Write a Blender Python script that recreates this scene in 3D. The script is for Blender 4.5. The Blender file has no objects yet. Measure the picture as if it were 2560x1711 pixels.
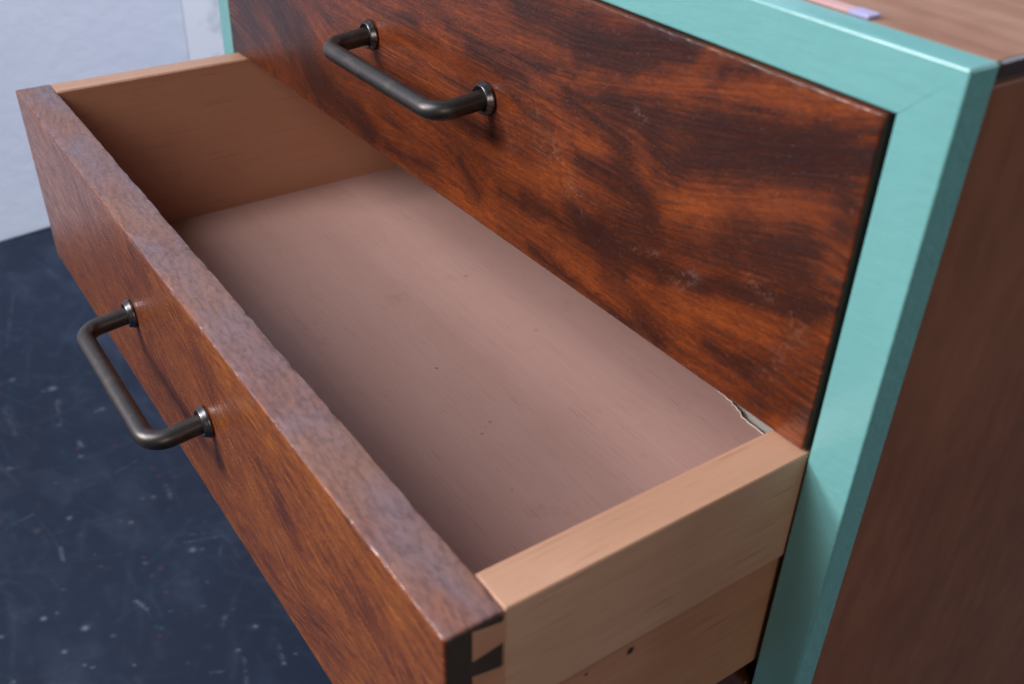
import bpy, bmesh, math
import numpy as np
from mathutils import Vector, Euler

# ------------------------------------------------------------------ camera, light, exposure
sc = bpy.context.scene
cam_d = bpy.data.cameras.new('camera')
cam = bpy.data.objects.new('camera', cam_d)
sc.collection.objects.link(cam)
sc.camera = cam
cam.location = (.14433, -.22103, .19985)
cam.rotation_euler = (.98815, -.03599, .96137)
cam_d.sensor_width = 36
cam_d.lens = 35.778
cam_d.clip_start = .01
cam_d.clip_end = 50
cam_d.dof.use_dof = True
cam_d.dof.focus_distance = .435
cam_d.dof.aperture_fstop = 13

w = bpy.data.worlds.new('World')
sc.world = w
w.use_nodes = True
bg = w.node_tree.nodes['Background']
bg.inputs[0].default_value = (.85, .9, 1., 1)
bg.inputs[1].default_value = .035


def area(name, loc, target, size, power, color, size_y=None):
    l = bpy.data.lights.new(name, 'AREA')
    l.energy = power
    l.color = color
    l.size = size
    if size_y:
        l.shape = 'RECTANGLE'
        l.size_y = size_y
    o = bpy.data.objects.new(name, l)
    sc.collection.objects.link(o)
    o.location = loc
    o.rotation_euler = (Vector(target) - Vector(loc)).to_track_quat('-Z', 'Y').to_euler()
    return o


AIM = (-.2, -.05, 0)
# the low window in front to the left (key), a high soft window, and the room to the right
area('window_light', (-.2 - .43 * 1.9, -.05 - .79 * 1.9, .43 * 1.9), AIM, .24, 34, (.94, .96, 1.), .36)
area('high_window_light', (-.70, -1.14, 1.08), AIM, .9, 37, (.92, .95, 1.))
area('wall_fill_light', (.15, 1.7, 1.35), (-.9, 0, .1), 1.0, 60, (.76, .85, 1.))  # added fill that brightens the wall; no real source stands there
area('room_light', (1.45, -.84, .64), (-.3, 0, 0), .6, 7.5, (1., .91, .82))
sc.view_settings.view_transform = 'Standard'
sc.view_settings.look = 'None'
sc.view_settings.exposure = 0
sc.view_settings.gamma = 1
sc.view_settings.use_curve_mapping = False

W, OD, OT, OS, DH = .4584, .1315, .0186, .0144, .1035
YAW, SAG, ROLL = -.0090, .0170, .0039
UP_DARK = [([(-123.4,94.0),(-103.6,97.8),(-82.8,106.1),(-73.0,109.1)],4.8,0.75),([(-83.2,108.8),(-72.5,106.5)],2.4,0.6),([(-58.5,105.0),(-44.3,107.3)],1.3,0.7),([(-106.5,80.9),(-85.7,81.4),(-64.9,84.8),(-46.8,91.1)],5.1,0.7),([(-58.1,84.8),(-29.7,93.8),(-2.4,100.0)],5.6,0.8),([(-66.1,73.2),(-38.8,83.4),(-3.5,95.4)],3.8,0.95),([(-127.8,73.6),(-107.3,68.0),(-94.6,65.3)],3.9,0.75),([(-120.1,53.0),(-103.5,53.5)],2.9,0.7),([(-94.7,55.1),(-80.9,52.8)],5.5,0.8),([(-84.3,73.4),(-72.2,68.3)],3.8,0.6),([(-8.4,84.7),(-5.8,79.2)],4.9,0.7),([(-103.6,36.0),(-75.7,41.4),(-44.0,51.2)],3.8,0.55),([(-42.0,59.6),(-24.6,63.2),(-12.6,68.6)],4.9,0.65),([(-29.8,54.7),(-16.3,57.0)],4.7,0.6),([(-117.3,29.4),(-82.9,29.7),(-56.8,34.6),(-20.2,45.2),(-4.7,50.9)],3.3,0.8),([(-152.5,26.0),(-132.6,25.9),(-112.3,24.1),(-91.5,22.0)],2.5,0.65),([(-100.5,13.1),(-83.8,11.0),(-69.2,3.7)],3.0,0.6),([(-46.0,13.8),(-28.3,15.7)],2.4,0.7),([(-21.0,17.2),(-2.1,15.3)],5.8,0.45),([(-355.3,30.5),(-344.2,18.8),(-330.1,14.9)],10.7,0.85),([(-313.4,10.4),(-296.8,11.0),(-280.8,6.8)],5.0,0.75),([(-265.5,6.1),(-243.7,7.0),(-222.7,11.1)],2.5,0.5),([(-157.8,98.0),(-139.2,97.8),(-122.0,97.0),(-101.7,94.9)],5.3,0.65),([(-192.8,73.2),(-170.9,70.9),(-155.9,72.4)],2.3,0.65),([(-210.0,78.5),(-176.5,77.1),(-147.0,80.8),(-128.9,83.3)],1.4,0.55),([(-199.7,23.4),(-185.0,15.0)],2.1,0.5),([(-168.3,21.8),(-141.9,22.4)],2.2,0.45),([(-123.4,33.5),(-104.9,32.0)],3.4,0.6),([(-430.7,36.4),(-419.2,30.0)],11.9,0.75),([(-383.5,47.6),(-377.3,35.7)],7.3,0.85),([(-402.0,43.3),(-387.7,38.1)],3.6,0.5),([(-421.1,22.6),(-409.4,19.3)],3.7,0.55),([(-369.5,34.1),(-358.6,25.7),(-343.9,17.6)],7.8,0.8),([(-404.8,12.7),(-399.9,2.8)],5.1,0.5),([(-334.6,52.7),(-327.3,50.2)],6.0,0.5),([(-452.1,7.6),(-445.9,3.5)],6.4,0.7),([(-200.6,41.5),(-176.5,42.0),(-148.9,42.7)],2.7,0.4),([(-287.1,70.5),(-264.3,70.7),(-236.1,73.4)],1.7,0.5),([(-145.9,5.7),(-106.8,3.0),(-78.6,0.5)],1.7,0.5),([(-161.0,62.9),(-132.7,59.7),(-123.1,58.5)],1.5,0.4)]
UP_LIGHT = [([(-54.4,97.5),(-29.8,103.4),(-7.4,109.1)],2.4,0.9),([(-134.9,80.9),(-94.4,88.8),(-67.7,99.0)],2.2,0.85),([(-68.8,104.7),(-62.0,108.4)],1.8,0.8),([(-129.9,58.4),(-110.7,62.3)],5.0,0.85),([(-90.9,66.6),(-85.8,64.2)],3.1,0.75),([(-74.0,56.7),(-41.2,66.0),(-14.9,79.6)],4.7,0.85),([(-63.8,25.5),(-24.5,32.1)],4.4,0.65),([(-13.9,73.8),(-7.9,68.4)],2.0,0.7),([(-228.1,73.1),(-209.9,70.9)],2.0,0.8),([(-417.7,35.7),(-413.2,31.5)],4.5,0.6),([(-377.7,43.8),(-368.4,39.7)],2.8,0.6),([(-339.0,48.2),(-328.4,42.7)],3.9,0.8),([(-409.6,11.4),(-401.4,6.1)],4.2,0.8),([(-363.8,18.7),(-349.6,6.7)],3.5,0.7),([(-366.4,28.9),(-361.9,26.5)],3.5,0.7),([(-176.3,36.0),(-148.5,37.8),(-125.8,40.1)],4.7,0.6),([(-174.1,-11.2),(-141.8,-11.0)],4.1,0.5),([(-210.1,4.6),(-174.8,3.9)],3.2,0.5),([(-127.7,10.5),(-89.1,10.4)],2.3,0.6),([(-295.7,64.8),(-250.4,61.9),(-210.2,59.3)],6.5,0.45),([(-5.2,107.3),(-5.1,102.4)],1.7,0.6),([(-160.0,86.2),(-130.9,87.0)],1.5,0.6),([(-259.3,31.5),(-223.5,28.2)],3.8,0.5),([(-11.8,4.3),(-5.1,4.0)],2.0,0.8),([(-56.3,-5.5),(-31.6,-2.0)],2.0,0.5)]
LOW_DARK = [([(-251.6,-7.0),(-236.9,-12.3)],5.4,0.85),([(-177.9,-17.1),(-170.6,-27.6)],5.1,0.75),([(-104.7,-44.8),(-101.1,-47.6)],4.2,0.8),([(-155.7,-89.6),(-134.1,-88.0)],6.4,0.5),([(-114.6,-95.5),(-86.3,-79.8),(-68.3,-77.6)],3.5,0.6),([(-243.8,23.9),(-235.5,11.7)],10.1,0.4),([(-352.6,-4.8),(-328.7,-28.8)],18.4,0.35),([(-262.4,-39.4),(-253.2,-53.2)],9.0,0.35),([(-150.9,-23.7),(-140.5,-25.8)],4.5,0.4),([(-124.7,-33.0),(-112.0,-36.4)],5.4,0.35),([(-47.8,-30.3),(-33.8,-37.4)],4.6,0.5),([(-300.5,-24.8),(-276.4,-34.0)],7.3,0.4),([(-199.0,-10.1),(-184.4,-16.6)],4.5,0.4),([(-69.0,-31.9),(-58.9,-36.9)],4.2,0.4),([(-242.4,-64.2),(-206.7,-73.9)],7.9,0.35),([(-26.4,-29.9),(-19.9,-35.1)],4.4,0.5)]
LOW_LIGHT = [([(-91.6,-0.1),(-70.1,-5.7),(-42.6,-8.8),(-23.3,-12.3)],6.8,0.9),([(-148.4,-10.8),(-109.5,-8.5)],7.8,0.75),([(-200.8,-3.9),(-168.0,-5.7)],5.3,0.6),([(-212.2,-52.2),(-180.6,-64.6)],10.3,0.3),([(-143.9,-50.5),(-112.5,-69.1)],10.3,0.4),([(-245.5,-7.4),(-222.6,-11.2)],4.4,0.6),([(-91.1,-60.3),(-55.6,-55.5)],5.2,0.5)]
FLOOR_MARKS = [([(-589,-124)],1.7,0.7,0),([(-519,-152)],1.6,0.8,0),([(-489,-114)],1.5,0.7,0),([(-435,-85)],2.2,0.8,0),([(-403,-173)],2.0,1.2,0),([(-427,-194)],1.6,1,0),([(-390,-190)],1.4,0.9,0),([(-386,-159)],1.2,0.6,0),([(-341,-75)],1.4,0.8,0),([(-328,-93)],1.2,0.7,0),([(-367,-178)],1.0,0.6,0),([(-372,-182)],1.0,0.6,0),([(-354,-155)],1.1,0.6,0),([(-301,-72)],1.1,0.6,0),([(-304,-62)],1.0,0.5,0),([(-441,-119)],1.2,0.6,0),([(-427,-185)],1.1,0.5,0),([(-432,-79)],1.5,0.35,0),([(-508,-90)],1.8,0.45,0),([(-511,-98)],1.3,0.35,0),([(-336,-125)],0.9,0.4,0),([(-383,-224)],1.2,0.6,0),([(-398,-88)],1.0,0.4,0),([(-447,-176)],1.0,0.4,0),([(-426,-222)],1.4,0.7,0),([(-469,-147)],1.0,0.3,0),([(-455,-147)],1.0,0.3,0),([(-495,-120)],1.2,0.3,0),([(-566,-150)],1.2,0.3,0),([(-386,-119)],0.9,0.3,0),([(-378,-98)],0.9,0.35,0),([(-364,-82)],0.9,0.35,0),([(-606,-180),(-603,-172)],2.0,0.6,0),([(-516,-77),(-500,-79)],1.3,0.5,0),([(-491,-166),(-472,-169)],1.2,0.45,0),([(-408,-136),(-397,-132)],1.2,0.55,0),([(-396,-132),(-387,-133)],0.8,0.2,0),([(-446,-88),(-437,-61)],0.9,0.35,0),([(-454,-85),(-447,-71)],0.8,0.25,0),([(-320,-92),(-299,-99)],1.2,0.35,0),([(-318,-68),(-301,-72)],1.0,0.3,0),([(-361,-89),(-355,-93)],1.3,0.4,0),([(-431,-64),(-420,-70)],1.0,0.22,0),([(-552,-111),(-559,-87)],1.2,0.6,1),([(-548,-141),(-550,-120)],0.8,0.4,1),([(-535,-189),(-538,-175)],1.2,0.6,1),([(-530,-200),(-535,-189)],0.7,0.4,1),([(-379,-133),(-374,-129)],0.9,0.5,1),([(-321,-116),(-316,-106)],0.9,0.25,0),([(-588,-96)],1.4,0.6,2),([(-447,-118)],1.2,0.6,2),([(-426,-119)],1.2,0.6,2),([(-429,-111)],1.2,0.6,2),([(-405,-116)],1.2,0.6,2),([(-601,-123)],1.4,0.6,2),([(-561,-135)],1.4,0.6,2),([(-543,-197)],1.3,0.6,2),([(-523,-68)],1.3,0.6,2),([(-530,-78)],1.3,0.6,2),([(-543,-80)],1.4,0.6,2),([(-369,-133)],1.2,0.6,2),([(-518,-176)],2.4,0.5,3),([(-496,-150)],1.5,0.4,3),([(-499,-136)],1.3,0.3,3),([(-699,-118)],3.1,0.7,0),([(-732,-145)],2.4,0.5,0),([(-645,-90)],2.1,0.5,0),([(-644,-95)],1.5,0.4,0),([(-700,-128),(-697,-121)],1.5,0.35,0),([(-678,-119),(-639,-128)],2.1,0.35,0),([(-612,-120),(-601,-119)],1.7,0.5,0),([(-691,-161),(-648,-162)],3.0,0.18,0),([(-891,-108),(-791,-137)],1.6,0.15,0),([(-818,-119)],1.5,0.5,2),([(-729,-155)],1.4,0.5,2)]
# ------------------------------------------------------------------ helpers
C = bpy.context.scene.collection
rng = np.random.default_rng(7)


def thing(name, label, cat, loc=(0, 0, 0), rot=(0, 0, 0), group=None):
    o = bpy.data.objects.new(name, None)
    C.objects.link(o)
    o.location = loc
    o.rotation_euler = rot
    o.empty_display_size = .05
    o['label'] = label
    o['category'] = cat
    if group:
        o['group'] = group
    return o


def link(name, me, mat=None, parent=None, off=(0, 0, 0)):
    o = bpy.data.objects.new(name, me)
    C.objects.link(o)
    if mat and not me.materials:
        me.materials.append(mat)
    if parent:
        o.parent = parent
    o.location = off
    return o


def box_mesh(name, a, b, bevel=.0006, seg=2, cuts=None, jit=0):
    """bevelled box from corner a to corner b"""
    bm = bmesh.new()
    bmesh.ops.create_cube(bm, size=1)
    for v in bm.verts:
        v.co = Vector([(a[i] + b[i]) / 2 + v.co[i] * (b[i] - a[i]) for i in range(3)])
    if bevel:
        bmesh.ops.bevel(bm, geom=list(bm.edges), offset=bevel, segments=seg, affect='EDGES', profile=.5)
    me = bpy.data.meshes.new(name)
    bm.to_mesh(me)
    bm.free()
    for p in me.polygons:
        p.use_smooth = False
    return me


def prism(name, poly, axis, lo, hi):
    """extrude a 2-D polygon along an axis (0,1,2) from lo to hi"""
    bm = bmesh.new()

    def pt(p, h):
        c = list(p)
        c.insert(axis, h)
        return c
    A = [bm.verts.new(pt(p, lo)) for p in poly]
    B = [bm.verts.new(pt(p, hi)) for p in poly]
    n = len(poly)
    bm.faces.new(A)
    bm.faces.new(B[::-1])
    for i in range(n):
        bm.faces.new((A[i], B[i], B[(i + 1) % n], A[(i + 1) % n]))
    bmesh.ops.recalc_face_normals(bm, faces=list(bm.faces))
    me = bpy.data.meshes.new(name)
    bm.to_mesh(me)
    bm.free()
    return me


def grid_mesh(name, P, closed=False, caps=False):
    """P: (n, m, 3) array of points -> quad mesh; closed joins the last column to the first"""
    n, m, _ = P.shape
    idx = np.arange(n * m).reshape(n, m)
    if closed:
        idx = np.concatenate([idx, idx[:, :1]], 1)
    q = np.stack([idx[:-1, :-1], idx[1:, :-1], idx[1:, 1:], idx[:-1, 1:]], -1).reshape(-1, 4)
    nq = len(q)
    loops = q.reshape(-1)
    starts = np.arange(nq) * 4
    if caps:
        loops = np.concatenate([loops, idx[0, :m][::1], idx[-1, :m][::-1]])
        starts = np.concatenate([starts, [nq * 4, nq * 4 + m]])
    me = bpy.data.meshes.new(name)
    me.vertices.add(n * m)
    me.vertices.foreach_set('co', P.reshape(-1).astype(np.float32))
    me.loops.add(len(loops))
    me.loops.foreach_set('vertex_index', loops.astype(np.int32))
    me.polygons.add(len(starts))
    me.polygons.foreach_set('loop_start', starts.astype(np.int32))
    me.update(calc_edges=True)
    me.validate()
    me.polygons.foreach_set('use_smooth', np.ones(len(me.polygons), bool))
    return me


def set_col(me, name, rgb):
    a = me.attributes.new(name, 'FLOAT_COLOR', 'POINT')
    c = np.ones((len(me.vertices), 4), np.float32)
    c[:, :3] = rgb.reshape(-1, 3)
    a.data.foreach_set('color', c.reshape(-1))


def vnoise(x, y, seed=0):
    """smooth value noise on arrays, period 256 cells"""
    r = np.random.default_rng(seed).random((256, 256))
    xi = np.floor(x).astype(int)
    yi = np.floor(y).astype(int)
    fx = x - xi
    fy = y - yi
    fx = fx * fx * (3 - 2 * fx)
    fy = fy * fy * (3 - 2 * fy)
    g = lambda i, j: r[(xi + i) % 256, (yi + j) % 256]
    return (g(0, 0) * (1 - fx) + g(1, 0) * fx) * (1 - fy) + (g(0, 1) * (1 - fx) + g(1, 1) * fx) * fy


def fbm(x, y, seed=0, oct=4):
    s = 0
    a = 1
    t = 0
    for o in range(oct):
        s = s + a * vnoise(x * 2 ** o + 17 * o, y * 2 ** o + 31 * o, seed + o)
        t += a
        a *= .5
    return s / t


def seg_dist(X, Y, pts):
    d = np.full(X.shape, 1e9)
    if len(pts) == 1:
        return np.hypot(X - pts[0][0], Y - pts[0][1])
    for (x0, y0), (x1, y1) in zip(pts[:-1], pts[1:]):
        vx, vy = x1 - x0, y1 - y0
        t = np.clip(((X - x0) * vx + (Y - y0) * vy) / (vx * vx + vy * vy), 0, 1)
        d = np.minimum(d, np.hypot(X - x0 - t * vx, Y - y0 - t * vy))
    return d


def figure(X, Y, dark, light, seed, default_dir, step, warp=2.2, amp=1.0, L=9):
    """wood figure (0 light .. 1 dark) and streaks flowing with it, on a mm grid X, Y"""
    wx = X + warp * 2 * (fbm(X / 9, Y / 9, seed, 3) - .5)
    wy = Y + warp * 2 * (fbm(X / 9, Y / 9, seed + 9, 3) - .5)
    ca = np.full(X.shape, math.cos(2 * default_dir) * .05)
    sa = np.full(X.shape, math.sin(2 * default_dir) * .05)
    for pts, hw, s in dark + light:
        a = math.atan2(pts[-1][1] - pts[0][1], pts[-1][0] - pts[0][0])
        w = 1 / (1 + (seg_dist(X, Y, pts) / 7) ** 2) ** 2 * min(math.hypot(pts[-1][1] - pts[0][1], pts[-1][0] - pts[0][0]) / 12, 1.5)
        ca += w * math.cos(2 * a)
        sa += w * math.sin(2 * a)
    ang = .5 * np.arctan2(sa, ca)
    dx, dy = np.cos(ang), np.sin(ang)
    n, m = X.shape
    base = np.random.default_rng(seed + 50).random((n, m))
    I, J = np.meshgrid(np.arange(n), np.arange(m), indexing='ij')

    def lic(src, L):
        acc = src.copy()
        for sg in (1, -1):
            x = I.astype(float)
            y = J.astype(float)
            px = np.ones((n, m)) * sg
            for k in range(L):
                ii = np.clip(np.rint(x).astype(int), 0, n - 1)
                jj = np.clip(np.rint(y).astype(int), 0, m - 1)
                vx, vy = dx[ii, jj], dy[ii, jj]
                x = x + vx * sg
                y = y + vy * sg
                ii = np.clip(np.rint(x).astype(int), 0, n - 1)
                jj = np.clip(np.rint(y).astype(int), 0, m - 1)
                acc += src[ii, jj]
        acc /= 2 * L + 1
        return (acc - acc.mean()) / acc.std()
    fine = lic(base, L)
    coarse = lic(vnoise(X / 2.2, Y / 2.2, seed + 70), 26)
    d = np.zeros(X.shape)
    l = np.zeros(X.shape)
    mid = lic(vnoise(X / 1.0, Y / 1.0, seed + 75), 16)
    fe = .75 * coarse + .45 * mid
    for pts, hw, s in dark:
        g = s * np.exp(-(np.maximum(seg_dist(wx, wy, pts) + fe * min(1.3, .35 * hw), 0) / (hw * 1.4)) ** 2 * .8)
        d = 1 - (1 - d) * (1 - g)
    for pts, hw, s in light:
        g = s * np.exp(-(np.maximum(seg_dist(wx, wy, pts) + fe * min(1.3, .35 * hw), 0) / (hw * 1.4)) ** 2 * .8)
        l = 1 - (1 - l) * (1 - g)
    f = .45 + .38 * amp * d - .24 * amp * l + .10 * amp * (fbm(wx / 22, wy / 14, seed + 20, 3) - .5) * 2 + (.026 * coarse + .024 * mid) * (amp if amp == 1 else .5)
    return np.clip(f, 0, 1), np.clip(.5 + fine * .17, 0, 1)


# ------------------------------------------------------------------ materials
class NT:
    def __init__(s, name, **kw):
        s.m = bpy.data.materials.new(name)
        s.m.use_nodes = True
        s.t = s.m.node_tree
        s.p = s.t.nodes['Principled BSDF']
        for k, v in kw.items():
            s.p.inputs[k.replace('_', ' ')].default_value = v

    def n(s, typ, inputs=None, **props):
        nd = s.t.nodes.new('ShaderNode' + typ)
        for k, v in props.items():
            setattr(nd, k, v)
        for k, v in (inputs or {}).items():
            s.put(nd.inputs[k], v)
        return nd

    def put(s, sock, v):
        if isinstance(v, bpy.types.NodeSocket):
            s.t.links.new(v, sock)
        else:
            sock.default_value = v

    def math(s, op, a, b=0, clamp=False):
        nd = s.n('Math', operation=op, use_clamp=clamp)
        s.put(nd.inputs[0], a)
        s.put(nd.inputs[1], b)
        return nd.outputs[0]

    def mix(s, f, a, b, mode='MIX'):
        nd = s.n('Mix', data_type='RGBA', blend_type=mode)
        s.put(nd.inputs[0], f)
        for i, v in ((6, a), (7, b)):
            if isinstance(v, tuple) and len(v) == 3:
                v = v + (1,)
            s.put(nd.inputs[i], v)
        return nd.outputs[2]

    def ramp(s, f, stops, interp='LINEAR'):
        nd = s.n('ValToRGB')
        e = nd.color_ramp
        e.interpolation = interp
        while len(e.elements) < len(stops):
            e.elements.new(.5)
        for el, (p, c) in zip(e.elements, stops):
            el.position = p
            el.color = (c[0], c[1], c[2], 1) if isinstance(c, tuple) else (c, c, c, 1)
        s.put(nd.inputs[0], f)
        return nd.outputs[0]

    def coords(s, scale=(1, 1, 1), loc=(0, 0, 0), rot=(0, 0, 0)):
        tc = s.n('TexCoord').outputs['Object']
        mp = s.n('Mapping')
        s.put(mp.inputs['Vector'], tc)
        mp.inputs['Scale'].default_value = scale
        mp.inputs['Location'].default_value = loc
        mp.inputs['Rotation'].default_value = rot
        return mp.outputs[0]

    def noise(s, vec, scale, detail=3, rough=.5, dist=0.):
        nd = s.n('TexNoise')
        s.put(nd.inputs['Vector'], vec)
        nd.inputs['Scale'].default_value = scale
        nd.inputs['Detail'].default_value = detail
        nd.inputs['Roughness'].default_value = rough
        nd.inputs['Distortion'].default_value = dist
        return nd.outputs['Fac']

    def bump(s, h, strength, dist=.0005):
        b = s.n('Bump')
        b.inputs['Strength'].default_value = strength
        b.inputs['Distance'].default_value = dist
        s.put(b.inputs['Height'], h)
        s.put(s.p.inputs['Normal'], b.outputs[0])

    def base(s, c):
        s.put(s.p.inputs['Base Color'], c)

    def rough(s, r):
        s.put(s.p.inputs['Roughness'], r)


def veneer(name, stops, worn, spec=.30, coat=.03, gr=.36):
    t = NT(name)
    at = t.n('Attribute', attribute_name='wood')
    sp = t.n('SeparateColor')
    t.put(sp.inputs[0], at.outputs['Color'])
    fig, grain, wear = sp.outputs
    v = t.coords()
    pore = t.noise(v, 700, 3, .65)
    big = t.noise(v, 26, 4, .6)
    f = t.math('ADD', fig, t.math('MULTIPLY', t.math('SUBTRACT', grain, .5), gr))
    f = t.math('ADD', f, t.math('MULTIPLY', t.math('SUBTRACT', pore, .5), .28))
    f = t.math('ADD', f, t.math('MULTIPLY', t.math('SUBTRACT', big, .5), .12), True)
    col = t.ramp(f, stops)
    w2 = t.math('MULTIPLY', wear, t.math('ADD', .72, t.math('MULTIPLY', t.noise(t.coords((.12, 1, 1)), 260, 4, .7), .5)), True)
    xv = t.coords((.07, 1, 1))
    wc = t.mix(t.ramp(t.noise(t.coords((.5, 1, 1)), 34, 5, .6), [(.40, 0.), (.62, 1.)]), worn[0], worn[1])
    wc = t.mix(t.math('MULTIPLY', t.ramp(t.noise(xv, 520, 4, .7), [(.50, 0.), (.66, 1.)]), .35), wc, (.06, .035, .035))
    wc = t.mix(t.math('MULTIPLY', t.math('SUBTRACT', grain, .5), .8, True), wc, (.05, .035, .045))
    col = t.mix(w2, col, wc)
    rv = t.coords((.45, 1, 1.7))
    rip = t.noise(rv, 520, 2, .5, .6)
    col = t.mix(t.math('MULTIPLY', t.ramp(rip, [(.35, 1.), (.55, 0.)]), .30), col, (.02, .008, .008))
    fk = t.ramp(t.noise(v, 820, 2, .5), [(.66, 0.), (.74, 1.)])
    col = t.mix(t.math('MULTIPLY', fk, .20), col, (.20, .14, .15))
    t.base(col)
    r = t.math('ADD', .31, t.math('MULTIPLY', wear, .22))
    r = t.math('ADD', r, t.math('MULTIPLY', t.math('SUBTRACT', t.noise(v, 60, 4, .7), .5), .25))
    r = t.math('ADD', r, t.math('MULTIPLY', t.math('SUBTRACT', grain, .5), .25))
    t.rough(r)
    t.p.inputs['Specular IOR Level'].default_value = spec
    t.p.inputs['Coat Weight'].default_value = coat
    t.p.inputs['Coat Roughness'].default_value = .3
    h = t.math('ADD', t.math('MULTIPLY', grain, 1.0), t.math('MULTIPLY', t.noise(v, 420, 3, .6), .8))
    h = t.math('MULTIPLY', h, t.math('SUBTRACT', 1., t.math('MULTIPLY', wear, .75)))
    t.bump(h, .35, .00035)
    return t.m


def plain_wood(name, c0, c1, axis, fine=1.0, rough=.45, dark=None, knots=(), strength=.3, stretch=30, spots=None):
    """straight-grained wood; axis = direction the grain runs"""
    t = NT(name)
    sc = [1, 1, 1]
    sc[axis] = 1 / stretch
    v = t.coords(tuple(sc))
    o = t.coords()
    g1 = t.noise(v, 420 * fine, 4, .65)
    g2 = t.noise(v, 70 * fine, 3, .5, .4)
    bl = t.noise(o, 18, 4, .6)
    f = t.math('ADD', t.math('MULTIPLY', g1, .5), t.math('MULTIPLY', g2, .35))
    f = t.math('ADD', f, t.math('MULTIPLY', t.math('SUBTRACT', bl, .5), .5))
    col = t.mix(t.ramp(f, [(.2, 0.), (.7, 1.)]), c0, c1)
    if dark:
        fl = t.ramp(t.noise(v, 900 * fine, 2, .6), [(.62, 0.), (.74, 1.)])
        col = t.mix(t.math('MULTIPLY', fl, .55), col, dark)
        st = t.ramp(t.noise(o, 33, 5, .7), [(.60, 0.), (.78, 1.)])
        col = t.mix(t.math('MULTIPLY', st, .35), col, dark)
    for (kx, ky, kz, kr, kc) in knots:
        vd = t.n('VectorMath', operation='DISTANCE')
        t.put(vd.inputs[0], t.n('TexCoord').outputs['Object'])
        vd.inputs[1].default_value = (kx, ky, kz)
        dd = t.math('ADD', vd.outputs['Value'], t.math('MULTIPLY', t.math('SUBTRACT', t.noise(o, 300, 2), .5), kr * .9))
        k = t.n('MapRange', {'Value': dd, 'From Min': kr * .55, 'From Max': kr * 1.15, 'To Min': 1., 'To Max': 0.})
        col = t.mix(k.outputs[0], col, kc)
    t.base(col)
    t.rough(t.math('ADD', rough - .1, t.math('MULTIPLY', t.noise(o, 50, 3), .2)))
    t.bump(g1, strength, .0003)
    return t.m


M = {}
M['veneer_dark'] = veneer('veneer_dark', [(.0, (.275, .063, .0135)), (.22, (.20, .042, .010)), (.45, (.118, .0245, .0075)), (.68, (.048, .0125, .0065)), (1., (.021, .0072, .0062))],
                          ((.27, .145, .08), (.15, .09, .085)))
M['veneer_orange'] = veneer('veneer_orange', [(.0, (.36, .118, .019)), (.3, (.245, .066, .013)), (.55, (.145, .034, .011)), (.8, (.06, .0165, .009)), (1., (.027, .0105, .009))],
                            ((.235, .115, .085), (.185, .122, .140)), coat=.08, gr=.8, spec=.45)  # second worn tone is lavender, with the wall's reflection painted into it
M['beech'] = plain_wood('beech', (.42, .215, .130), (.55, .305, .195), 1, 1.0, .42, dark=(.30, .13, .065), strength=.15)
M['beech_side'] = plain_wood('beech_side', (.44, .235, .142), (.58, .35, .23), 1, .8, .5, dark=(.18, .085, .05), strength=.2)
M['beech_low'] = plain_wood('beech_low', (.38, .165, .085), (.52, .275, .16), 1, .8, .5, dark=(.20, .085, .045), strength=.2,
                            knots=[(-.0019, -.0638, -.0510, .0016, (.03, .016, .01)), (-.0024, -.0811, -.0501, .0010, (.08, .04, .025)), (-.0024, -.0578, -.0505, .0005, (.05, .025, .018))])
M['red_side'] = plain_wood('red_side', (.49, .225, .135), (.57, .285, .185), 1, .8, .5, dark=(.34, .145, .085), strength=.2)
M['end_grain'] = plain_wood('end_grain', (.032, .02, .013), (.055, .032, .02), 2, 1.4, .6, strength=.3, stretch=6)
M['lining'] = plain_wood('lining', (.51, .285, .235), (.58, .345, .295), 0, 2.2, .42, dark=(.30, .16, .125), strength=.2, stretch=40,
                         knots=[(-.2171, -.0059, -.0938, .0008, (.14, .09, .08)), (-.1661, -.0073, -.0938, .0011, (.34, .19, .165)), (-.1607, -.0153, -.0938, .0008, (.30, .17, .145)), (-.1640, -.0110, -.0938, .0005, (.28, .16, .13)),
                                (-.2877, .0561, -.0938, .0016, (.40, .23, .20)), (-.2189, .0569, -.0938, .0011, (.40, .23, .18)), (-.1215, -.0253, -.0938, .0006, (.30, .17, .14))])
M['pale_ply'] = plain_wood('pale_ply', (.62, .56, .48), (.74, .68, .60), 0, 1.0, .6)
M['torn'] = plain_wood('torn', (.46, .36, .29), (.58, .48, .40), 0, 1.0, .7)
M['carcass'] = plain_wood('carcass', (.155, .053, .023), (.275, .106, .049), 2, .3, .5, strength=.08, stretch=4)
M['carcass_top'] = plain_wood('carcass_top', (.20, .088, .05), (.42, .235, .165), 0, .25, .38, dark=(.16, .08, .05), strength=.1, stretch=9)
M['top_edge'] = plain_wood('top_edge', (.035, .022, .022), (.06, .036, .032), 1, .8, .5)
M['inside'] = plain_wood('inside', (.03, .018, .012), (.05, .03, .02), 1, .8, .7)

t = NT('mint_paint')
v = t.coords()
t.base(t.mix(t.noise(v, 40, 4, .6), (.132, .336, .318), (.152, .364, .348)))
t.rough(t.math('ADD', .30, t.math('MULTIPLY', t.noise(v, 30, 3), .14)))
sv = t.coords((.25, 1, 1))
t.bump(t.math('ADD', t.noise(sv, 320, 3, .6), t.math('MULTIPLY', t.noise(v, 70, 3), 1.6)),   .38, .0006)
t.p.inputs['Coat Weight'].default_value = .2
t.p.inputs['Coat Roughness'].default_value = .22
M['mint'] = t.m

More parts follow.
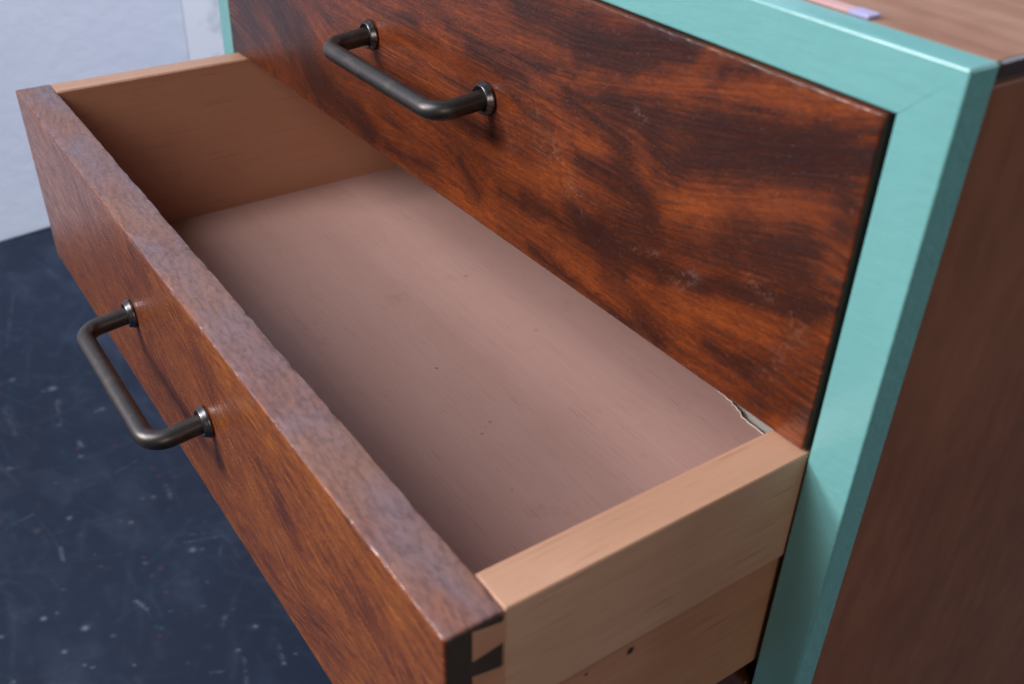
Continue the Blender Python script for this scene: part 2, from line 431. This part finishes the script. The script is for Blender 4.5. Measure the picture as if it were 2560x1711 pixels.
t = NT('dark_bronze', Metallic=.85)
v = t.n('VectorMath', operation='ADD')
t.put(v.inputs[0], t.n('TexCoord').outputs['Object'])
t.put(v.inputs[1], t.n('ObjectInfo').outputs['Random'])
v = v.outputs[0]
pt = t.ramp(t.noise(v, 160, 5, .7), [(.5, 0.), (.72, 1.)])
t.base(t.mix(pt, (.068, .060, .058), (.12, .09, .07)))
t.rough(t.math('ADD', .30, t.math('MULTIPLY', t.noise(v, 500, 3, .7), .24)))
t.bump(t.noise(v, 1400, 2, .6), .12, .0002)
M['bronze'] = t.m
t = NT('worn_steel', Metallic=.95)
v = t.coords()
t.base(t.mix(t.ramp(t.noise(v, 220, 4, .7), [(.45, 0.), (.65, 1.)]), (.09, .08, .08), (.20, .175, .175)))
t.rough(t.math('ADD', .22, t.math('MULTIPLY', t.noise(v, 600, 3), .2)))
M['steel'] = t.m

t = NT('wall_plaster', Roughness=.8)
v = t.coords()
c = t.mix(t.ramp(t.noise(v, 3.5, 5, .6), [(.3, 0.), (.75, 1.)]), (.70, .735, .86), (.79, .82, .93))
sm = t.ramp(t.noise(v, 14, 5, .65), [(.60, 0.), (.72, 1.)])
c = t.mix(t.math('MULTIPLY', sm, .16), c, (.42, .45, .50))
t.base(c)
t.bump(t.noise(v, 45, 5, .6), .35, .003)
M['wall'] = t.m
t = NT('lit_wall_paint', Roughness=.75)
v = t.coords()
c = t.mix(t.ramp(t.noise(v, 22, 4, .6), [(.58, 0.), (.68, 1.)]), (.90, .90, .97), (.66, .71, .76))  # lighter than the wall: extra light put into the colour
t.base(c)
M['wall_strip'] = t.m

t = NT('floor_paint')
at = t.n('Attribute', attribute_name='marks')
v = t.coords()
t.base(t.mix(t.math('MULTIPLY', t.noise(v, 700, 3, .6), .35), at.outputs['Color'], (.012, .018, .034)))
t.rough(t.math('ADD', .42, t.math('MULTIPLY', t.noise(v, 30, 4, .6), .25)))
t.bump(t.noise(v, 160, 4, .6), .2, .0008)
t.p.inputs['Specular IOR Level'].default_value = .18
M['floor'] = t.m
t = NT('pink_tone', Roughness=.6)
v = t.coords()
t.base(t.mix(t.noise(v, 60, 3), (.44, .235, .22), (.50, .29, .28)))
M['pink'] = t.m
t = NT('lavender_tone', Roughness=.55)
v = t.coords()
t.base(t.mix(t.noise(v, 80, 3), (.30, .27, .44), (.36, .33, .50)))
M['lavender'] = t.m

# ------------------------------------------------------------------ setting
FZ = -.36
gx = np.concatenate([[-1.06], np.arange(-1.05, -.24, .0016), [-.1, .3, 1., 2.5]])
gy = np.concatenate([[-2.5, -1.2, -.6], np.arange(-.27, .03, .0016), [.3, .8, 1.6]])
X, Y = np.meshgrid(gx, gy, indexing='ij')
P = np.stack([X, Y, np.full(X.shape, FZ)], -1)
me = grid_mesh('floor', P)
xm, ym = X * 1000, Y * 1000
colr = np.ones(X.shape + (3,)) * np.array([.0112, .0182, .0375])
mot = fbm(xm / 90, ym / 90, 3, 5)
colr *= (.72 + .56 * mot)[..., None]
haze = np.zeros(X.shape)
for k in range(190):                      # long faint scuffs left by dragged furniture
    x0 = rng.uniform(-1050, -250)
    y0 = rng.uniform(-270, 30)
    a = rng.normal(.25, .55) if rng.random() < .6 else rng.uniform(0, math.pi)
    L = rng.uniform(8, 90)
    b = rng.normal(0, .35)
    pts = [(x0 + L * s * math.cos(a + b * s), y0 + L * s * math.sin(a + b * s)) for s in (0, .35, .7, 1)]
    haze = np.maximum(haze, rng.uniform(.02, .08) * np.exp(-(seg_dist(xm, ym, pts) / rng.uniform(.8, 2.4)) ** 2))
haze *= .35 + 1.1 * fbm(xm / 12, ym / 12, 33, 3)
haze += .16 * np.clip(fbm(xm / 40, ym / 25, 40, 5) - .50, 0, 1) * 2 + .10 * np.clip(fbm(xm / 9, ym / 6, 44, 4) - .55, 0, 1) * 2
paint = [np.array(c) for c in ((.42, .46, .54), (.11, .25, .32), (.36, .085, .075), (.24, .22, .10))]
colr += haze[..., None] * (np.array([.15, .19, .26]) - colr)
wob = 1.6 * (fbm(xm / 5, ym / 5, 60, 2) - .5)
marks = list(FLOOR_MARKS)
for k in range(8):
    marks.append(([(rng.uniform(-1040, -260), rng.uniform(-260, 20))], rng.uniform(.5, 1.4), rng.uniform(.15, .5), 0 if rng.random() < .8 else 2))
for pts, hw, s, c in marks:
    d = seg_dist(xm, ym, pts) + wob * (1 if len(pts) > 1 else .4)
    g = np.clip(s, 0, 1) * (.5 if len(pts) > 1 else .42) * np.exp(-(np.maximum(d, 0) / (hw * 1.0)) ** 2)
    if len(pts) > 1:
        g *= .75 * np.clip(2.6 * fbm(xm / 3, ym / 3, 61, 3) - .75, 0, 1)
    colr += g[..., None] * (paint[c] - colr)
set_col(me, 'marks', colr)
fl = link('floor', me, M['floor'])
fl['kind'] = 'structure'

wl = link('wall', box_mesh('wall', (-.06, -1.15, 0), (0, 1.5, 1.9), .002), M['wall'], None, (-1.03, 0, FZ))
wl.rotation_euler.z = .16
wl['kind'] = 'structure'
ws = link('lit_wall_strip', box_mesh('lit_wall_strip', (.0003, .165, .0), (.0009, .50, 1.88), .0003), M['wall_strip'], wl)  # paler colour stands in for a wall corner catching more light

# ------------------------------------------------------------------ chest of drawers
XI, XO, ZI, ZO, DM = .0010, .0178, .1107, .1271, .0115
XL = -W - .0012                          # inner edge of the left stile
XLO = XL - (XO - XI)
ZB = -.262                               # underside of the face frame
base = Vector(((XI + XL) / 2, .17, FZ))
chest = thing('chest_of_drawers', 'brown wooden chest of drawers with mint green painted front frame', 'chest', base)


def cpart(name, me, mat, parent=chest):
    off = -base if parent is chest else Vector((0, 0, 0))
    return link(name, me, mat, parent, off)


def mitre(e):
    a, b = e.verts[0].co, e.verts[1].co
    d = b - a
    if abs(d.x) > .001 and abs(d.z) > .001:
        return True
    return abs(d.x) < 1e-6 and abs(d.z) < 1e-6 and False


def frame_piece(name, poly):
    me = prism(name, poly, 1, 0, DM)
    bm = bmesh.new()
    bm.from_mesh(me)
    bmesh.ops.bevel(bm, geom=[e for e in bm.edges if not mitre(e)], offset=.0010, segments=3, affect='EDGES', profile=.5)
    bm.to_mesh(me)
    bm.free()
    return me


g = .000003
cpart('top_rail', frame_piece('top_rail', [(XLO + g, ZO), (XO - g, ZO), (XI, ZI + g), (XL, ZI + g)]), M['mint'])
cpart('stile', frame_piece('stile', [(XO, ZO - g), (XO, ZB), (XI, ZB + (XO - XI)), (XI + g, ZI)]), M['mint'])
cpart('stile', frame_piece('stile', [(XLO, ZO - g), (XL - g, ZI), (XL, ZB + (XO - XI)), (XLO, ZB)]), M['mint'])
cpart('bottom_rail', frame_piece('bottom_rail', [(XLO + g, ZB), (XO - g, ZB), (XI, ZB + (XO - XI) - g), (XL, ZB + (XO - XI) - g)]), M['mint'])
YB = .34
cpart('side_panel', box_mesh('side_panel', (XO - .0165, DM, ZB), (XO - .0004, YB, ZO - .0062)), M['carcass'])
cpart('side_panel', box_mesh('side_panel', (XLO + .0004, DM, ZB), (XLO + .0165, YB, ZO - .0062)), M['carcass'])
tp = cpart('top_panel', box_mesh('top_panel', (XLO + .0002, DM, ZO - .006), (XO - .0006, YB, ZO - .0004), .0012, 3), M['carcass_top'])
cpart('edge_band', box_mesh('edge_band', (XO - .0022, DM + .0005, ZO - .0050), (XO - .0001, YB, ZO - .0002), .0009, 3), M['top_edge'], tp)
cpart('back_panel', box_mesh('back_panel', (XLO + .017, YB - .006, ZB), (XO - .017, YB, ZO - .007), 0), M['inside'])
cpart('base_panel', box_mesh('base_panel', (XLO + .017, DM + .001, ZB), (XO - .017, YB - .007, ZB + .012), 0), M['inside'])
for zr in (-.0035 - .103 - .005,):
    cpart('runner', box_mesh('runner', (XO - .0167 - .016, DM + .002, zr - .008), (XO - .0167, YB - .008, zr), .0005), M['inside'])
    cpart('runner', box_mesh('runner', (XLO + .0167, DM + .002, zr - .008), (XLO + .0167 + .016, YB - .008, zr), .0005), M['inside'])
for lx in (XLO + .004, XO - .034):
    for ly in (.004, YB - .036):
        leg = prism('leg', [(lx, ly), (lx + .03, ly), (lx + .03, ly + .03), (lx, ly + .03)], 2, FZ, ZB)
        for vtx in leg.vertices:
            if vtx.co.z < FZ + .01:
                vtx.co.x = lx + .015 + (vtx.co.x - lx - .015) * .7
                vtx.co.y = ly + .015 + (vtx.co.y - ly - .015) * .7
        cpart('leg', leg, M['carcass'])

# ------------------------------------------------------------------ drawer fronts
def front_mesh(name, x0, x1, y0, y1, z0, z1, dark, light, seed, rad, top_wear_sheen, step=.00065, dirn=.0, specks=(), chip=1.0, edge=1.0, amp=1.0, L=13):
    """board with softly worn arrises; y0 is the visible face. The figure wraps over the edges."""
    def arc(cy, cz, a0, a1, k=5):
        return [(cy + rad * math.cos(a), cz + rad * math.sin(a)) for a in np.linspace(a0, a1, k)]
    prof = []
    nz = int((z1 - z0 - 2 * rad) / step)
    prof += [(y0, z) for z in np.linspace(z0 + rad, z1 - rad, nz)]
    prof += arc(y0 + rad, z1 - rad, math.pi, math.pi / 2)[1:]
    ny = int((y1 - y0 - 2 * rad) / step)
    prof += [(y, z1) for y in np.linspace(y0 + rad, y1 - rad, ny)][1:]
    prof += arc(y1 - rad, z1 - rad, math.pi / 2, 0)[1:]
    prof += [(y1, z) for z in np.linspace(z1 - rad, z0 + rad, 4)][1:]
    prof += arc(y1 - rad, z0 + rad, 0, -math.pi / 2)[1:]
    prof += [(y, z0) for y in np.linspace(y1 - rad, y0 + rad, 6)][1:]
    prof += arc(y0 + rad, z0 + rad, -math.pi / 2, -math.pi)[1:-1]
    prof = np.array(prof)
    m = len(prof)
    xs = np.linspace(x0, x1, int((x1 - x0) / step))
    xs = np.concatenate([[x0 + .0, x0 + .0002, x0 + .0005], xs[2:-2], [x1 - .0005, x1 - .0002, x1]])
    n = len(xs)
    # unrolled height: face height, then over the top
    dl = np.hypot(*(np.diff(prof, axis=0).T))
    s = np.concatenate([[0], np.cumsum(dl)]) + z0 + rad
    U, V = np.meshgrid(xs * 1000, s * 1000, indexing='ij')
    P = np.empty((n, m, 3))
    P[..., 0] = xs[:, None]
    P[..., 1] = prof[None, :, 0]
    P[..., 2] = prof[None, :, 1]
    cy, cz = (y0 + y1) / 2, (z0 + z1) / 2
    # end arris: pull the two end rings in
    for i, pull in ((0, .0008), (1, .00025), (2, .00006), (n - 1, .0008), (n - 2, .00025), (n - 3, .00006)):
        P[i, :, 1] += np.clip(cy - P[i, :, 1], -1, 1) / abs(y1 - y0) * 2 * pull
        P[i, :, 2] += np.clip(cz - P[i, :, 2], -1, 1) / abs(z1 - z0) * 2 * pull
    # edge wear: chips and softening along the arrises
    f, gr = figure(U, V, dark, light, seed, dirn, step, 2.2, amp, L)
    topf = z1 * 1000 - rad * 1000 * .2
    e1 = np.exp(-((V - z1 * 1000) / 1.6) ** 2)
    e2 = np.exp(-((V - (z1 + (y1 - y0) - rad) * 1000) / 1.5) ** 2)
    e0 = np.exp(-((V - z0 * 1000 - .6) / 1.2) ** 2)
    ch = fbm(U / 5, V / 5, seed + 80, 4)
    ch2 = fbm(U / 14, V / 9, seed + 84, 3)
    dep = (np.clip(ch - .52, 0, 1) * .0020 + np.clip(ch2 - .5, 0, 1) * .0018) * (e1 + .8 * e2 + .7 * e0) * chip
    d = np.stack([cy - P[..., 1], cz - P[..., 2]], -1)
    dn = np.sign(d)
    P[..., 1] += dn[..., 0] * dep * .7
    P[..., 2] += dn[..., 1] * dep * .7
    wear = np.clip((e1 * 1.1 + .6 * e2 + .5 * e0) * np.clip(ch * 2.4 - .75, 0, 1), 0, 1) * .45 * edge
    top = (V > topf) & (V < (z1 + (y1 - y0)) * 1000)
    wt = np.clip(top_wear_sheen * (.35 + 1.2 * fbm(U / 30, V / 12, seed + 90, 4)), 0, 1)  # top wear mask, also carrying the sheen painted into the worn colour
    wear = np.where(top, np.maximum(wear, wt), wear)
    for pts, hw, sgn in specks:
        dd = seg_dist(U, V, pts)
        pt = np.clip(fbm(U / 1.1, V / 1.1, seed + 95, 2) * 3.6 - 1.75, 0, 1)
        wear = np.maximum(wear, .62 * sgn * np.exp(-(dd / hw) ** 2) * pt)
    gr = gr + np.where(top, (vnoise(U / 2.5, V / .6, seed + 33) - .5) * .15, 0)
    me = grid_mesh(name, P, closed=True, caps=True)
    set_col(me, 'wood', np.stack([f, np.clip(gr, 0, 1), wear], -1))
    me.materials.append(None)
    me.materials.append(M['end_grain'])
    for k in (-1, -2):
        me.polygons[k].material_index = 1  # end grain, its dark colour also putting the gap's shade on the ends
        me.polygons[k].use_smooth = False
    return me


def tube_mesh(name, path, rad, seg=20):
    path = np.array(path)
    tg = np.gradient(path, axis=0)
    tg /= np.linalg.norm(tg, axis=1)[:, None]
    up = np.array([0, 0, 1.])
    s = np.cross(tg, up)
    s /= np.linalg.norm(s, axis=1)[:, None]
    u = np.cross(s, tg)
    a = np.linspace(0, 2 * math.pi, seg, endpoint=False)
    P = path[:, None, :] + rad * (np.cos(a)[None, :, None] * s[:, None, :] + np.sin(a)[None, :, None] * u[:, None, :])
    return grid_mesh(name, P, closed=True, caps=True)


def lathe_mesh(name, prof, seg=32):
    """prof: (radius, height along -y)"""
    a = np.linspace(0, 2 * math.pi, seg, endpoint=False)
    P = np.array([[(r * math.cos(t), -h, r * math.sin(t)) for t in a] for r, h in prof])
    return grid_mesh(name, P, closed=True, caps=True)


def handle_meshes():
    hw, pr, dr, br = HANDLE_CC / 2, HANDLE_OUT, HANDLE_DROP, .0085
    path = []
    for y in np.linspace(0, pr - br, 8)[:-1]:
        path.append((-hw, -y, -dr * y / pr))
    for a in np.linspace(0, math.pi / 2, 12):
        y = pr - br + br * math.sin(a)
        path.append((-hw + br - br * math.cos(a), -y, -dr * y / pr))
    for x in np.linspace(-hw + br, hw - br, 12)[1:-1]:
        path.append((x, -pr, -dr))
    for a in np.linspace(math.pi / 2, 0, 12):
        y = pr - br + br * math.sin(a)
        path.append((hw - br + br * math.cos(a), -y, -dr * y / pr))
    for y in np.linspace(pr - br, 0, 8)[1:]:
        path.append((hw, -y, -dr * y / pr))
    bar = tube_mesh('handle', path, HANDLE_R)
    R = ROSETTE_R
    ros = lathe_mesh('rosette', [(.0015, 0), (R * .9, 0), (R, .0004), (R, .0011), (R * .96, .0015), (R * .90, .0024), (R * .84, .0033), (R * .80, .0036), (R * .75, .0034), (HANDLE_R * 1.06, .0022), (HANDLE_R * .9, .0020)])
    return bar, ros


HANDLE_CC, HANDLE_OUT, HANDLE_DROP, HANDLE_R, ROSETTE_R = .0957, .0237, .0024, .0040, .0069
BAR, ROS = handle_meshes()


def add_handle(parent, loc):
    h = link('handle', BAR, M['bronze'], parent, loc)
    for s in (-1, 1):
        r = link('rosette', ROS, M['steel'], h, (s * HANDLE_CC / 2, 0, 0))
    return h


# closed drawer above
ub = Vector((-W / 2, .009, .0006))
up = thing('drawer', 'closed top drawer with dark flamed veneer front inside the mint frame', 'drawer', ub, group='drawers of the chest')
sp_up = [([(-93.5, 81), (-88.9, 79.5)], 1.6, .9), ([(-63, 30.8), (-56.4, 36.4)], 2.4, .8), ([(-33.4, 46.1), (-25.7, 45.1)], 2.5, .6), ([(-85.9, 32.4), (-74.3, 35.9)], 1.2, .7),
         ([(-135.8, 53.2), (-131.7, 49.1)], 4, .6), ([(-123.5, 41.1)], 4.5, .55), ([(-161, 45)], 3, .5), ([(-150, 60), (-120, 40)], 8, .28), ([(-20, 18), (-12, 40)], 4, .35)]
up_me = front_mesh('front_board', -W + .0003, -.0013, -.0004, .0182, .0006, .1098, UP_DARK, UP_LIGHT, 11, .0006, .35, dirn=.15, specks=sp_up, chip=.45, edge=.35)
link('front_board', up_me, M['veneer_dark'], up, -ub)
up_me.materials[0] = M['veneer_dark']
add_handle(up, Vector(((-.2762 - .1805) / 2, -.0004, .0574)) - ub)
for sx in (-W + .0006, -.0130):
    link('side_board', box_mesh('side_board', (sx, .0184, .004), (sx + .0124, .30, .100)), M['inside'], up, -ub)
link('bottom_panel', box_mesh('bottom_panel', (-W + .0132, .0184, .010), (-.0132, .30, .014), 0), M['inside'], up, -ub)

# closed drawer below
lb = Vector((-W / 2, .009, -.2425))
lo = thing('drawer', 'closed bottom drawer in shade under the open drawer', 'drawer', lb, group='drawers of the chest')
lo_me = box_mesh('front_board', (-W + .0003, -.0002, -.2425), (-.0012, .0182, -.1105), .0012, 3)
at = lo_me.attributes.new('wood', 'FLOAT_COLOR', 'POINT')
for i, v_ in enumerate(lo_me.vertices):
    at.data[i].color = (.55, .5, .1, 1)
link('front_board', lo_me, M['veneer_dark'], lo, -lb)
add_handle(lo, Vector(((-.2762 - .1805) / 2, -.0002, -.172)) - lb)

# open drawer in the middle
rot = Euler((SAG, -ROLL, YAW), 'XYZ')
ob = Vector((-W / 2, -.02, -DH))
od = thing('drawer', 'open middle drawer pulled out of the chest with mauve lined empty inside', 'drawer', rot.to_matrix() @ ob, rot, group='drawers of the chest')


def opart(name, me, mat, parent=od):
    return link(name, me, mat, parent, -ob if parent is od else (0, 0, 0))


sp_lo = [([(-452, 2), (-430, 1)], 5, .6), ([(-400, 1), (-330, 1)], 3, .6)]
lo_front = front_mesh('front_board', -W, 0, -OD, -OD + OT, -DH, 0, LOW_DARK, LOW_LIGHT, 23, .0007, .95, dirn=-.20, specks=sp_lo, chip=1.0, edge=.3, amp=.60, L=6)
opart('front_board', lo_front, M['veneer_orange'])
lo_front.materials[0] = M['veneer_orange']
opart('end_lap', box_mesh('end_lap', (-.0009, -OD + .0011, -DH + .0006), (.00012, -OD + OT - .0006, -.0012), .0003), M['end_grain'])
add_handle(od, Vector(((-.2779 - .1827) / 2, -OD, -.0508)) - ob)
YI = -OD + OT                      # inner face of the front
YE = .185                          # back of the drawer
S_ = OS
ZM = -.0440                        # joint between the two boards of the side
for side in (1, -1):
    f = (lambda x: x) if side == 1 else (lambda x: -W - x)

    def sb(name, xa, xb, ya, yb, za, zb, mat, par=od, bev=.0005):
        a, b = sorted((f(xa), f(xb)))
        return opart(name, box_mesh(name, (a, ya, za), (b, yb, zb), bev), mat, par)
    sbd = sb('side_board', -S_, 0, YI + .0001, YE, ZM, -.0004, M['beech_side'])
    sb('top_edge', -S_ + .0002, -.0002, YI + .0003, YE - .0005, -.0012, -.0001, M['beech'], sbd, .0004)
    sb('inner_face', -S_ - .0006, -S_ + .0006, YI + .0002, YE - .0004, -.0990, -.0006, M['red_side'], sbd, .0002)
    lwb = sb('lower_side_board', -S_ + .0004, -.0019, YI + .0001, YE, -.0995, ZM - .0002, M['beech_low'])
    # half-blind dovetails: light tails let into the dark end of the front
    tails = [((.0084, -.0022), (.0186, -.0045), (.0186, -.0120), (.0084, -.0135)),
             ((.0084, -.0198), (.0186, -.0222), (.0186, -.0335), (.0084, -.0357)),
             ((.0084, -.0430), (.0186, -.0453), (.0186, -.0560), (.0084, -.0582)),
             ((.0084, -.0655), (.0186, -.0678), (.0186, -.0785), (.0084, -.0807)),
             ((.0084, -.0880), (.0186, -.0895), (.0186, -.0975), (.0084, -.0990))]
    for k, tl in enumerate(tails):
        a, b = sorted((f(-.010), f(.00028)))
        opart('dovetail', prism('dovetail', [(-OD + y + (.0002 if y > .01 else 0), z) for y, z in tl], 0, a, b), M['beech_low'], sbd)
opart('back_board', box_mesh('back_board', (-W + S_, YE - .012, -.0995), (-S_, YE - .0002, -.006)), M['red_side'])
# bottom: pale ply with a mauve veneer sheet on it, torn away at the back right
ZBT = -.0938
bp = opart('bottom_panel', box_mesh('bottom_panel', (-W + S_ - .004, YI - .004, ZBT - .005), (-S_ + .004, YE - .001, ZBT - .0012), 0), M['pale_ply'])
tear = [(-.1500, YE - .012), (-.1490, .1120), (-.1430, .1060), (-.1401, .1040), (-.1365, .1035), (-.1324, .1020), (-.1290, .1015), (-.1242, .1000), (-.1205, .1002), (-.1180, .0992), (-.1148, .0995), (-.1130, .0980),
        (-.1116, .0985), (-.1085, .0970), (-.1074, .0975), (-.1037, .0948), (-.1010, .0950), (-.0990, .0943), (-.0941, .0945), (-.0896, .0940), (-.0600, .0945), (-S_ + .002, .0935)]
sheet = [(-W + S_ - .002, YI - .002), (-S_ + .002, YI - .002)] + tear[::-1] + [(-W + S_ - .002, YE - .012)]
ln = opart('lining', prism('lining', sheet, 2, ZBT - .0010, ZBT), M['lining'], bp)
# pale torn rim of the sheet
bm = bmesh.new()
prev = None
for i, (x, y) in enumerate(tear[1:]):
    wv = .0001 + .00025 * abs(math.sin(i * 2.3))
    row = [bm.verts.new((x, y - wv, ZBT + .00012)), bm.verts.new((x, y + .0002, ZBT + .0005 + .0004 * math.sin(i * 1.7) ** 2)), bm.verts.new((x + .0002, y + .0007, ZBT - .0006))]
    if prev:
        for k in range(2):
            bm.faces.new((prev[k], row[k], row[k + 1], prev[k + 1]))
    prev = row
me = bpy.data.meshes.new('torn_rim')
bm.to_mesh(me)
bm.free()
opart('torn_rim', me, M['torn'], bp)

# ------------------------------------------------------------------ small thing on top of the chest
cd = thing('strip', 'pink ribbon with lavender end lying along the mint rail on the chest top', 'strip', (-.055, .0145, ZO - .0004))  # coloured patch of unknown origin, built as a flat two-colour piece
link('pink_length', box_mesh('pink_length', (-.060, -.0024, .0001), (.0265, .0024, .0012), .0003), M['pink'], cd)
link('lavender_end', box_mesh('lavender_end', (.0266, -.0026, .0001), (.0335, .0026, .0013), .0003), M['lavender'], cd)
